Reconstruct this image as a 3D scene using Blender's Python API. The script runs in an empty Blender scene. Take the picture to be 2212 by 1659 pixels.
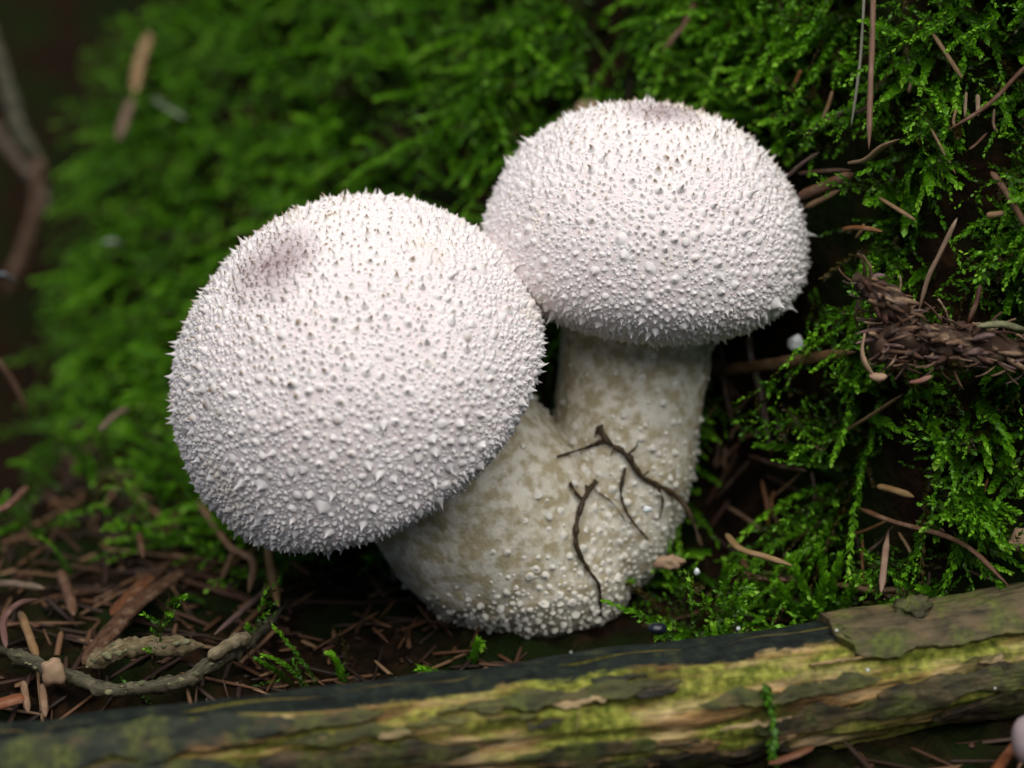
import bpy, bmesh, math, random
import numpy as np
from mathutils import Vector, Matrix, Quaternion, noise
from mathutils.bvhtree import BVHTree

random.seed(7)
rng = np.random.default_rng(11)
SC = bpy.context.scene
COL = SC.collection
# one Blender unit is one centimetre
SC.unit_settings.system = 'METRIC'
SC.unit_settings.scale_length = 0.01

# ------------------------------------------------------------------ camera
PITCH = math.radians(18.0)
HALF = math.tan(math.radians(14.0))
CAM = Vector((0.0, -24.0, 11.1))
FWD = Vector((0, math.cos(PITCH), -math.sin(PITCH)))
UPV = Vector((0, math.sin(PITCH), math.cos(PITCH)))
RGT = Vector((1, 0, 0))
cam = bpy.data.cameras.new('camera')
cam.sensor_width = 36.0
cam.lens = 18.0 / HALF
cam.clip_start = 0.5
cam.clip_end = 5000.0
cam.dof.use_dof = True
cam.dof.focus_distance = 24.5
cam.dof.aperture_fstop = cam.lens * 1e-3 / 0.66
cam.dof.aperture_blades = 7
camo = bpy.data.objects.new('camera', cam)
camo.location = CAM
camo.rotation_euler = (math.radians(90) - PITCH, 0, 0)
COL.objects.link(camo)
SC.camera = camo

# ------------------------------------------------------------------ light
SUN_EL, SUN_ROT = math.radians(72), math.radians(200)
w = bpy.data.worlds.new('World'); SC.world = w; w.use_nodes = True
nt = w.node_tree; nt.nodes.clear()
sky = nt.nodes.new('ShaderNodeTexSky'); sky.sky_type = 'NISHITA'
sky.sun_disc = False; sky.sun_elevation = SUN_EL; sky.sun_rotation = SUN_ROT
sky.dust_density = 0.4; sky.air_density = 0.7
bg = nt.nodes.new('ShaderNodeBackground'); bg.inputs['Strength'].default_value = 0.05
wo = nt.nodes.new('ShaderNodeOutputWorld')
nt.links.new(sky.outputs[0], bg.inputs[0]); nt.links.new(bg.outputs[0], wo.inputs[0])
sun = bpy.data.lights.new('sun', 'SUN'); sun.energy = 5.0; sun.angle = math.radians(70)
sun.color = (1.0, 0.962, 0.915)
suno = bpy.data.objects.new('sun', sun); COL.objects.link(suno)
# light comes down from above, slightly from the camera's side and left
sd = Vector((0.06, -0.48, 1.0)).normalized()
suno.rotation_euler = sd.to_track_quat('Z', 'Y').to_euler()
suno.location = (0, 0, 60)
SC.view_settings.view_transform = 'Standard'
SC.view_settings.look = 'None'
SC.view_settings.exposure = -0.32
SC.view_settings.gamma = 1.0
SC.view_settings.use_curve_mapping = False
SC.render.engine = 'CYCLES'
SC.cycles.use_denoising = True
SC.cycles.max_bounces = 8
SC.cycles.diffuse_bounces = 6
SC.cycles.use_adaptive_sampling = True
SC.cycles.adaptive_threshold = 0.03
SC.cycles.transparent_max_bounces = 8
SC.cycles.caustics_reflective = False
SC.cycles.caustics_refractive = False

# ------------------------------------------------------------------ placement helpers
def ray(px, py):
    """viewing ray of a photograph position (2212 x 1659 raster), scaled so that depth is along the view axis"""
    return FWD + RGT * ((px - 1106) / 1106 * HALF) + UPV * ((829.5 - py) / 1106 * HALF)
def at(px, py, d):
    return CAM + ray(px, py) * d
PXCM = HALF / 1106          # cm per raster px per cm of depth

def sstep(a, b, x):
    t = np.clip((x - a) / (b - a), 0, 1)
    return t * t * (3 - 2 * t)
_w = [(rng.uniform(.25, .6), rng.uniform(0, 6.28), rng.uniform(0, 6.28)) for _ in range(6)]
_w2 = [(rng.uniform(1.0, 2.4), rng.uniform(0, 6.28), rng.uniform(0, 6.28)) for _ in range(8)]
def wob(x, y, ws):
    s = 0
    for f, a, p in ws:
        s = s + np.sin((x * math.cos(a) + y * math.sin(a)) * f * 2.2 + p)
    return s / math.sqrt(len(ws))
def foot(x):
    return 1.9 - 0.64 * x - 0.20 * np.minimum(x, 0) + 0.6 * sstep(1.5, 4, x) + 11.0 * sstep(-6.4, -8.6, x) + 0.35 * np.sin(x * 0.9 + 1.0) + 1.5 * np.exp(-((x - 3.1) / 1.5) ** 2)
def height(x, y):
    x = np.asarray(x, float); y = np.asarray(y, float)
    s = np.clip(1.5 + 0.13 * x + 0.28 * np.maximum(x - 1, 0), 1.0, 3.2)
    d = y - foot(x)
    up = np.where(d > -0.6, (d + 0.6) ** 2 / (d + 0.6 + 0.9), 0) * s
    up = 12 * np.tanh(up / 12)
    near = np.exp(-((x / 40) ** 2 + (y / 40) ** 2))
    lump = 0.22 * wob(x, y, _w) + 0.13 * wob(x, y, _w2)
    amp = 0.25 + 1.0 * sstep(-0.5, 1.5, d)
    z = up + lump * amp * near
    z = z - 7.0 * sstep(-7.0, -8.4, x) * sstep(1.5, 5.5, y) * sstep(60, 30, y)  # added pit: sinks the hollow so less light reaches it
    # the mushrooms and the log stand on level, pressed litter
    flat = np.exp(-(((x - 0.7) / 1.6) ** 2 + ((y - 0.2) / 1.3) ** 2))
    z = z * (1 - flat) + flat * (-0.05)
    fr = sstep(-1.6, -3.2, y + 0.0)
    z = z * (1 - fr) + fr * (0.05 * wob(x, y, _w2) - 0.12 - 0.35 * sstep(3, -5, x))
    return z
def hit(px, py, lift=0.0):
    r = ray(px, py)
    ds = np.arange(17, 70, 0.04)
    x = CAM.x + r.x * ds; y = CAM.y + r.y * ds; z = CAM.z + r.z * ds
    e = .05
    gx = (height(x + e, y) - height(x - e, y)) / (2 * e); gy = (height(x, y + e) - height(x, y - e)) / (2 * e)
    below = z < height(x, y) + lift * np.clip(.68 * np.sqrt(1 + gx ** 2 + gy ** 2), 1, 2.4)
    i = int(np.argmax(below)) if below.any() else len(ds) - 1
    return ds[i]

# ------------------------------------------------------------------ mesh helpers
def mk_mesh(name, V, F, mat=None, smooth=True, attrs=None):
    me = bpy.data.meshes.new(name)
    V = np.asarray(V, np.float32).reshape(-1, 3)
    if isinstance(F, np.ndarray):
        n, k = F.shape
        me.vertices.add(len(V)); me.vertices.foreach_set('co', V.ravel())
        me.loops.add(n * k); me.loops.foreach_set('vertex_index', F.astype(np.int32).ravel())
        me.polygons.add(n)
        me.polygons.foreach_set('loop_start', np.arange(0, n * k, k, dtype=np.int32))
        me.update(calc_edges=True)
    else:
        me.from_pydata([tuple(map(float, v)) for v in V], [], F)
        me.update()
    if smooth:
        me.polygons.foreach_set('use_smooth', np.ones(len(me.polygons), bool))
    for k, v in (attrs or {}).items():
        v = np.asarray(v, np.float32)
        if v.ndim == 1:
            a = me.attributes.new(k, 'FLOAT', 'POINT'); a.data.foreach_set('value', v)
        else:
            a = me.attributes.new(k, 'FLOAT_VECTOR', 'POINT'); a.data.foreach_set('vector', v.ravel())
    if mat: me.materials.append(mat)
    return me
def link(name, me, parent=None, loc=None):
    o = bpy.data.objects.new(name, me); COL.objects.link(o)
    if parent: o.parent = parent
    if loc is not None: o.location = loc
    return o
def empty(name, loc):
    o = bpy.data.objects.new(name, None); COL.objects.link(o); o.location = loc
    o.empty_display_size = 0.3
    return o
def tag(o, label=None, cat=None, group=None, kind=None):
    if label: o['label'] = label
    if cat: o['category'] = cat
    if group: o['group'] = group
    if kind: o['kind'] = kind
    return o

def catmull(P, n):
    P = [Vector(p) for p in P]
    if len(P) == 2:
        return [P[0].lerp(P[1], i / n) for i in range(n + 1)]
    Q = [P[0] * 2 - P[1]] + P + [P[-1] * 2 - P[-2]]
    out = []; m = len(P) - 1
    for i in range(n + 1):
        u = min(i / n * m, m - 1e-6); k = int(u); t = u - k
        a, b, c, d = Q[k:k + 4]
        out.append(0.5 * ((2 * b) + (c - a) * t + (2 * a - 5 * b + 4 * c - d) * t * t + (3 * b - a - 3 * c + d) * t ** 3))
    return out
def tube(P, R, sides=8, rough=0.0, seed=0, flat=1.0, freq=3.0):
    """tube along points P with radii R; returns verts, faces, per-vertex (length, angle, end) vectors"""
    n = len(P); V = []; F = []; A = []
    T = [(P[min(i + 1, n - 1)] - P[max(i - 1, 0)]).normalized() for i in range(n)]
    ref = Vector((0, 0, 1)) if abs(T[0].z) < .9 else Vector((1, 0, 0))
    U = T[0].cross(ref).normalized(); L = 0
    for i in range(n):
        U = (U - T[i] * U.dot(T[i])).normalized(); W = T[i].cross(U)
        if i: L += (P[i] - P[i - 1]).length
        for j in range(sides):
            a = 2 * math.pi * j / sides
            r = R[i]
            d = U * math.cos(a) + W * math.sin(a) * flat
            if rough:
                q = P[i] + d * r
                qq = Vector((q.x * freq + seed, q.y * freq, q.z * freq))
                r *= 1 + rough * (noise.noise(qq) + .6 * noise.noise(qq * 2.7))
            V.append(P[i] + d * r); A.append((L, a, i / (n - 1)))
    for i in range(n - 1):
        for j in range(sides):
            k = (j + 1) % sides
            F.append((i * sides + j, i * sides + k, (i + 1) * sides + k, (i + 1) * sides + j))
    F.append(tuple(reversed(range(sides)))); F.append(tuple((n - 1) * sides + j for j in range(sides)))
    return V, F, A
def rel(V, o):
    return [(v[0] - o[0], v[1] - o[1], v[2] - o[2]) for v in V]
def batch(PV, PF, pos, fr, sc):
    """copies of one small mesh: PV (n,3), PF (m,3), pos (N,3), fr (N,3,3) columns = axes, sc (N,3)"""
    N = len(pos); n = len(PV)
    V = np.einsum('nij,nkj->nki', fr, PV[None] * sc[:, None, :]) + pos[:, None, :]
    F = PF[None] + (np.arange(N) * n)[:, None, None]
    return V.reshape(-1, 3), F.reshape(-1, PF.shape[1])
def frames(nrm, spin):
    ref = np.where(np.abs(nrm[:, 2:3]) < .9, np.array([[0, 0, 1.]]), np.array([[1., 0, 0]]))
    u = np.cross(nrm, ref); u /= np.linalg.norm(u, axis=1, keepdims=True)
    v = np.cross(nrm, u)
    c, s = np.cos(spin)[:, None], np.sin(spin)[:, None]
    return np.stack([u * c + v * s, -u * s + v * c, nrm], axis=2)

# ------------------------------------------------------------------ materials
def new_mat(name, rough=0.6, spec=0.3):
    m = bpy.data.materials.new(name); m.use_nodes = True
    nt = m.node_tree; b = nt.nodes['Principled BSDF']
    b.inputs['Roughness'].default_value = rough
    b.inputs['Specular IOR Level'].default_value = spec
    return m, nt, b
def nd(nt, typ, **kw):
    n = nt.nodes.new(typ)
    for k, v in kw.items():
        if k in n.inputs: n.inputs[k].default_value = v
        else: setattr(n, k, v)
    return n
def ramp(nt, src, stops):
    r = nt.nodes.new('ShaderNodeValToRGB')
    e = r.color_ramp.elements
    while len(e) < len(stops): e.new(0.5)
    for el, (p, c) in zip(e, stops):
        el.position = p; el.color = (*c, 1)
    nt.links.new(src, r.inputs[0]); return r.outputs[0]
def mixc(nt, fac, a, b, mode='MIX'):
    m = nt.nodes.new('ShaderNodeMix'); m.data_type = 'RGBA'; m.blend_type = mode
    for i, v in ((0, fac), (6, a), (7, b)):
        if hasattr(v, 'is_output'): nt.links.new(v, m.inputs[i])
        elif i == 0: m.inputs[0].default_value = v
        else: m.inputs[i].default_value = (*v, 1)
    return m.outputs[2]
def noise_n(nt, scale, detail=4, rough=.55, vec=None, stretch=None):
    n = nd(nt, 'ShaderNodeTexNoise', Scale=scale, Detail=detail, Roughness=rough)
    if vec is None:
        vec = nt.nodes.new('ShaderNodeTexCoord').outputs['Object']
    if stretch:
        mp = nt.nodes.new('ShaderNodeMapping'); mp.inputs['Scale'].default_value = stretch
        nt.links.new(vec, mp.inputs[0]); vec = mp.outputs[0]
    nt.links.new(vec, n.inputs['Vector'])
    return n.outputs[0]
def bump(nt, b, src, strength=.3, dist=.02, normal=None):
    n = nd(nt, 'ShaderNodeBump', Strength=strength, Distance=dist)
    nt.links.new(src, n.inputs['Height'])
    if normal: nt.links.new(normal, n.inputs['Normal'])
    nt.links.new(n.outputs[0], b.inputs['Normal']); return n.outputs[0]
def attr(nt, name):
    a = nt.nodes.new('ShaderNodeAttribute'); a.attribute_name = name; return a
def setc(nt, b, c): nt.links.new(c, b.inputs['Base Color'])

def m_cap():
    m, nt, b = new_mat('puffball_skin', .75, .2)
    a = attr(nt, 'apex').outputs['Fac']
    n1 = noise_n(nt, 1.3, 3)
    n2 = noise_n(nt, 16, 3)
    base = mixc(nt, ramp(nt, n1, [(.35, (0, 0, 0)), (.7, (1, 1, 1))]), (.81, .69, .69), (.83, .755, .735))
    base = mixc(nt, ramp(nt, n2, [(.35, (0, 0, 0)), (.75, (.5, .5, .5))]), base, (.84, .79, .76))
    n3 = noise_n(nt, 4, 4)
    mul = nd(nt, 'ShaderNodeMath', operation='MULTIPLY'); nt.links.new(a, mul.inputs[0])
    nt.links.new(ramp(nt, n3, [(.3, (.45, .45, .45)), (.65, (1, 1, 1))]), mul.inputs[1])
    base = mixc(nt, mul.outputs[0], base, (.30, .215, .225))
    setc(nt, b, base)
    b.inputs['Subsurface Weight'].default_value = .35
    b.inputs['Subsurface Radius'].default_value = (.12, .08, .06)
    b.inputs['Subsurface Scale'].default_value = .6
    bump(nt, b, noise_n(nt, 34, 3), .5, .02)
    return m
def m_spine(name='puffball_spine', body=((.90, .87, .85), (.88, .82, .81))):
    m, nt, b = new_mat(name, .75, .2)
    t = attr(nt, 'tip').outputs['Fac']; br = attr(nt, 'brown').outputs['Fac']
    body = mixc(nt, noise_n(nt, 7, 3), *body)
    body = mixc(nt, ramp(nt, noise_n(nt, 1.1, 5, .65), [(.54, (0, 0, 0)), (.72, (.75, .75, .75))]), body, (.80, .72, .58))
    col = mixc(nt, ramp(nt, t, [(.22, (0, 0, 0)), (.75, (1, 1, 1))]), body, (.30, .215, .135))
    brown = mixc(nt, ramp(nt, t, [(0.1, (0, 0, 0)), (.7, (1, 1, 1))]), (.33, .24, .245), (.15, .10, .085))
    col = mixc(nt, br, col, brown)
    setc(nt, b, col)
    # soft flesh: the light that soaks through a wart evens out its shading towards that of the skin it sits on
    up = attr(nt, 'up').outputs['Vector']
    vt = nd(nt, 'ShaderNodeVectorTransform', vector_type='NORMAL', convert_from='OBJECT', convert_to='WORLD'); nt.links.new(up, vt.inputs[0])
    ge = nt.nodes.new('ShaderNodeNewGeometry')
    mv = nt.nodes.new('ShaderNodeMix'); mv.data_type = 'VECTOR'; mv.inputs[0].default_value = .42
    nt.links.new(ge.outputs['Normal'], mv.inputs[4]); nt.links.new(vt.outputs[0], mv.inputs[5])
    nz = nd(nt, 'ShaderNodeVectorMath', operation='NORMALIZE'); nt.links.new(mv.outputs[1], nz.inputs[0])
    nt.links.new(nz.outputs[0], b.inputs['Normal'])
    tr = nd(nt, 'ShaderNodeBsdfTranslucent'); nt.links.new(col, tr.inputs['Color'])
    mx = nd(nt, 'ShaderNodeMixShader'); mx.inputs[0].default_value = .08
    nt.links.new(b.outputs[0], mx.inputs[1]); nt.links.new(tr.outputs[0], mx.inputs[2])
    nt.links.new(mx.outputs[0], nt.nodes['Material Output'].inputs[0])
    return m
def m_stem():
    m, nt, b = new_mat('puffball_stem', .8, .15)
    f = ramp(nt, noise_n(nt, 5.5, 4), [(.40, (1, 1, 1)), (.58, (0, 0, 0))])
    n0 = noise_n(nt, 0.9, 3)
    base = mixc(nt, n0, (.58, .53, .40), (.72, .69, .61))
    mul = nd(nt, 'ShaderNodeMath', operation='MULTIPLY'); nt.links.new(f, mul.inputs[0]); mul.inputs[1].default_value = .7
    setc(nt, b, mixc(nt, mul.outputs[0], base, (.30, .235, .10)))
    b.inputs['Subsurface Weight'].default_value = .3
    b.inputs['Subsurface Radius'].default_value = (.12, .09, .06)
    b.inputs['Subsurface Scale'].default_value = .5
    bump(nt, b, noise_n(nt, 9, 4), .6, .05)
    return m
def m_moss():
    m, nt, b = new_mat('moss_leaf', .42, .28)
    s = attr(nt, 'shade').outputs['Fac']
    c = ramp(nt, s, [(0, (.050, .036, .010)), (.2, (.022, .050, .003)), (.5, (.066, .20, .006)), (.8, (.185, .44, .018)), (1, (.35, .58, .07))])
    setc(nt, b, c)
    out = nt.nodes['Material Output']
    tr = nd(nt, 'ShaderNodeBsdfTranslucent')
    hs = nd(nt, 'ShaderNodeHueSaturation', Saturation=1.1, Value=1.3); nt.links.new(c, hs.inputs['Color'])
    nt.links.new(hs.outputs[0], tr.inputs['Color'])
    mx = nd(nt, 'ShaderNodeMixShader'); mx.inputs[0].default_value = .28
    nt.links.new(b.outputs[0], mx.inputs[1]); nt.links.new(tr.outputs[0], mx.inputs[2])
    nt.links.new(mx.outputs[0], out.inputs[0])
    return m
def m_soil():
    m, nt, b = new_mat('forest_soil', .95, .04)
    c = ramp(nt, noise_n(nt, 3.0, 6), [(.3, (.004, .003, .002)), (.5, (.012, .007, .004)), (.7, (.030, .016, .008))])
    g = ramp(nt, noise_n(nt, .5, 4), [(.45, (0, 0, 0)), (.6, (1, 1, 1))])
    setc(nt, b, mixc(nt, g, c, (.008, .014, .003)))
    bump(nt, b, noise_n(nt, 7, 6), .9, .12)
    return m
def m_litter(name, rough=.55, streak=(3, 3, 3), var=.6, spec=.35):
    """fallen needles and twigs: the object's own colour with lengthwise grain"""
    m, nt, b = new_mat(name, rough, spec)
    oi = nt.nodes.new('ShaderNodeObjectInfo')
    st = attr(nt, 'st').outputs['Vector']
    n1 = noise_n(nt, 2.0, 5, .6, st, streak)
    n2 = noise_n(nt, 5.0, 4, .6)
    dark = mixc(nt, 1.0, oi.outputs['Color'], (.30, .26, .22), 'MULTIPLY')
    lite = mixc(nt, .35, oi.outputs['Color'], (.55, .42, .28))
    c = mixc(nt, ramp(nt, n1, [(.35, (0, 0, 0)), (.6, (1, 1, 1))]), mixc(nt, var, oi.outputs['Color'], dark), oi.outputs['Color'])
    c = mixc(nt, ramp(nt, n2, [(.52, (0, 0, 0)), (.75, (.7, .7, .7))]), c, lite)
    setc(nt, b, c)
    bump(nt, b, n1, .5, .03)
    return m
def m_plain(name, col, rough=.6, spec=.3, vary=None, scale=6, bstr=.3):
    m, nt, b = new_mat(name, rough, spec)
    n = noise_n(nt, scale, 4)
    setc(nt, b, mixc(nt, ramp(nt, n, [(.35, (0, 0, 0)), (.65, (1, 1, 1))]), col, vary or tuple(x * .5 for x in col)))
    bump(nt, b, n, bstr, .03)
    return m
def m_wood():
    m, nt, b = new_mat('rotten_wood', .7, .15)
    st = attr(nt, 'st').outputs['Vector']
    n1 = noise_n(nt, 1.0, 6, .62, st, (.55, 3.2, 1))
    n2 = noise_n(nt, 1.0, 7, .66, st, (1.6, 13, 1))
    n3 = noise_n(nt, 1.0, 5, .65, st, (.45, 1.3, 1))
    c = ramp(nt, n1, [(.28, (.022, .014, .006)), (.42, (.10, .058, .020)), (.50, (.36, .21, .08)), (.58, (.56, .39, .19)), (.72, (.64, .49, .27))])
    c = mixc(nt, ramp(nt, n2, [(.36, (1, 1, 1)), (.5, (0, 0, 0))]), c, (.05, .032, .012))
    alg = ramp(nt, n3, [(.42, (0, 0, 0)), (.56, (.92, .92, .92))])
    gcol = ramp(nt, noise_n(nt, 9, 4), [(.3, (.04, .065, .008)), (.48, (.16, .19, .02)), (.68, (.38, .40, .07))])
    c = mixc(nt, alg, c, gcol)
    # dark wet bark left along the top of the branch, ragged lower edge
    sx = nt.nodes.new('ShaderNodeSeparateXYZ'); nt.links.new(st, sx.inputs[0])
    ma = nd(nt, 'ShaderNodeMath', operation='MULTIPLY_ADD'); nt.links.new(noise_n(nt, 1.0, 7, .68, st, (1.1, 3.0, 1)), ma.inputs[0])
    ma.inputs[1].default_value = -.58; nt.links.new(sx.outputs[1], ma.inputs[2])
    wr = nd(nt, 'ShaderNodeMath', operation='GREATER_THAN'); nt.links.new(sx.outputs[1], wr.inputs[0]); wr.inputs[1].default_value = 3.3
    bk = ramp(nt, ma.outputs[0], [(.0, (1, 1, 1)), (.06, (0, 0, 0))])
    dk = ramp(nt, noise_n(nt, 5, 6, .65, None, None), [(.35, (.007, .009, .008)), (.55, (.016, .023, .018)), (.72, (.048, .056, .022))])
    c = mixc(nt, wr.outputs[0], mixc(nt, bk, c, dk), dk)
    setc(nt, b, c)
    n = bump(nt, b, n2, .9, .08)
    bump(nt, b, noise_n(nt, 14, 4), .4, .03, n)
    return m
def m_bark():
    m, nt, b = new_mat('log_bark', .55, .35)
    oi = nt.nodes.new('ShaderNodeObjectInfo')
    st = attr(nt, 'st').outputs['Vector']
    n1 = noise_n(nt, 1.0, 8, .68, st, (2.2, 10, 1))
    n2 = noise_n(nt, 2.2, 5)
    c = mixc(nt, ramp(nt, n1, [(.38, (0, 0, 0)), (.6, (1, 1, 1))]), mixc(nt, 1, oi.outputs['Color'], (.22, .24, .24), 'MULTIPLY'), oi.outputs['Color'])
    c = mixc(nt, ramp(nt, noise_n(nt, 1.6, 6, .65, st, (1.2, 2.2, 1)), [(.5, (0, 0, 0)), (.66, (.8, .8, .8))]), c, mixc(nt, .6, oi.outputs['Color'], (.20, .125, .06)))
    alg = ramp(nt, n2, [(.46, (0, 0, 0)), (.62, (.9, .9, .9))])
    gcol = ramp(nt, noise_n(nt, 11, 4), [(.3, (.03, .045, .010)), (.6, (.12, .14, .022)), (.8, (.22, .22, .05))])
    fac = nd(nt, 'ShaderNodeMath', operation='MULTIPLY'); nt.links.new(alg, fac.inputs[0]); nt.links.new(oi.outputs['Alpha'], fac.inputs[1])
    setc(nt, b, mixc(nt, fac.outputs[0], c, gcol))
    n = bump(nt, b, n1, .9, .06)
    bump(nt, b, noise_n(nt, 13, 5, .65), .7, .04, n)
    return m
M = dict(cap=m_cap(), spine=m_spine(), wart=m_spine('stem_wart', ((.80, .77, .70), (.68, .64, .53))), stem=m_stem(), moss=m_moss(), soil=m_soil(),
         needle=m_litter('dead_needle', .42, (1.6, 9, 1), .75, .45), twig=m_litter('dry_twig', .8, (3.0, 5.0, 1), .95, .2),
         wood=m_wood(), bark=m_bark(),
         root=m_plain('rootlet', (.060, .036, .014), .6, .3, (.024, .015, .007), 12),
         lichen=m_plain('lichen_crust', (.20, .195, .105), .9, .1, (.09, .09, .05), 8, .6),
         leaf=m_plain('dead_leaf', (.13, .055, .022), .6, .3, (.06, .026, .012), 5),
         tan=m_plain('tan_fragment', (.32, .21, .135), .7, .2, (.25, .17, .10), 7),
         stone=m_plain('pinkish_stone', (.46, .36, .36), .45, .4, (.38, .29, .30), 3, .1),
         seed=m_plain('dark_seed', (.012, .016, .028), .3, .5),
         white=m_plain('white_crumb', (.75, .78, .76), .5, .4, (.55, .6, .6), 9))
mw, nt_, b_ = new_mat('water_drop', .02, .5)
b_.inputs['Transmission Weight'].default_value = 1.0; b_.inputs['IOR'].default_value = 1.33
b_.inputs['Base Color'].default_value = (.95, .97, 1, 1); M['water'] = mw

# ------------------------------------------------------------------ ground
def ground():
    def axis(lo, hi, step, far):
        c = np.arange(lo, hi + 1e-6, step)
        g = []; d = step; p = hi
        while p < far: d *= 1.35; p += d; g.append(p)
        g2 = []; d = step; p = lo
        while p > -far: d *= 1.35; p -= d; g2.append(p)
        return np.array(g2[::-1] + list(c) + g)
    X = axis(-13, 11, .09, 1500); Y = axis(-8, 19, .09, 1500)
    gx, gy = np.meshgrid(X, Y); z = height(gx, gy)
    core = np.exp(-((gx / 25) ** 4 + (gy / 25) ** 4))
    z = z + core * (.045 * wob(gx * 3.1, gy * 3.1, _w2) + .022 * wob(gx * 7.3, gy * 6.7, _w2))
    nx, ny = len(X), len(Y)
    V = np.stack([gx, gy, z], -1).reshape(-1, 3)
    i = np.arange(nx - 1)[None] + np.arange(ny - 1)[:, None] * nx
    F = np.stack([i, i + 1, i + 1 + nx, i + nx], -1).reshape(-1, 4)
    o = link('ground', mk_mesh('ground', V, F, M['soil']))
    tag(o, 'dark forest soil and mossy bank', None, None, 'structure')
ground()

# ------------------------------------------------------------------ puffballs
def spine_geo(sides, kind, bend, seed):
    r = random.Random(seed)
    prof = {'spike': [(0, 1.2), (.10, 1.0), (.22, .82), (.34, .58), (.50, .36), (.76, .20), (1, .02)],
            'cone': [(0, 1.2), (.14, 1.0), (.34, .80), (.54, .54), (.76, .30), (1, .03)],
            'wart': [(0, 1.08), (.22, 1.0), (.52, .86), (.80, .58), (1, .18)],
            'grain': [(0, 1.05), (.5, .86), (1, .40)]}[kind]
    V = []; T = []
    ph = r.uniform(0, 6.28)
    jag = [1 + r.uniform(-.26, .26) for _ in range(sides)]
    for t, rad in prof:
        ox = bend * t * t; tw = ph + t * .5
        for j in range(sides):
            a = 2 * math.pi * j / sides + tw
            q = rad * (jag[j] if t < .8 else 1)
            V.append((ox + q * math.cos(a), q * math.sin(a), t - (.15 if t == 0 else 0))); T.append(t)
    n = len(prof); F = []
    for i in range(n - 1):
        for j in range(sides):
            k = (j + 1) % sides
            a, b, c, d = i * sides + j, i * sides + k, (i + 1) * sides + k, (i + 1) * sides + j
            F += [(a, b, c), (a, c, d)]
    V.append((bend, 0, 1.0)); T.append(1.0)
    for j in range(sides):
        F.append(((n - 1) * sides + j, (n - 1) * sides + (j + 1) % sides, len(V) - 1))
    return np.array(V), np.array(F), np.array(T)

CAPS = []
class Poisson:
    def __init__(s, cell): s.c = cell; s.g = {}
    def ok(s, p, r):
        k = tuple(int(math.floor(v / s.c)) for v in p); R = int(math.ceil((r + .1) / s.c))
        for i in range(k[0] - R, k[0] + R + 1):
            for j in range(k[1] - R, k[1] + R + 1):
                for l in range(k[2] - R, k[2] + R + 1):
                    for q, rq in s.g.get((i, j, l), ()):
                        dx = p[0] - q[0]; dy = p[1] - q[1]; dz = p[2] - q[2]; m = r + rq
                        if dx * dx + dy * dy + dz * dz < m * m: return False
        s.g.setdefault(k, []).append((p, r)); return True

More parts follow.
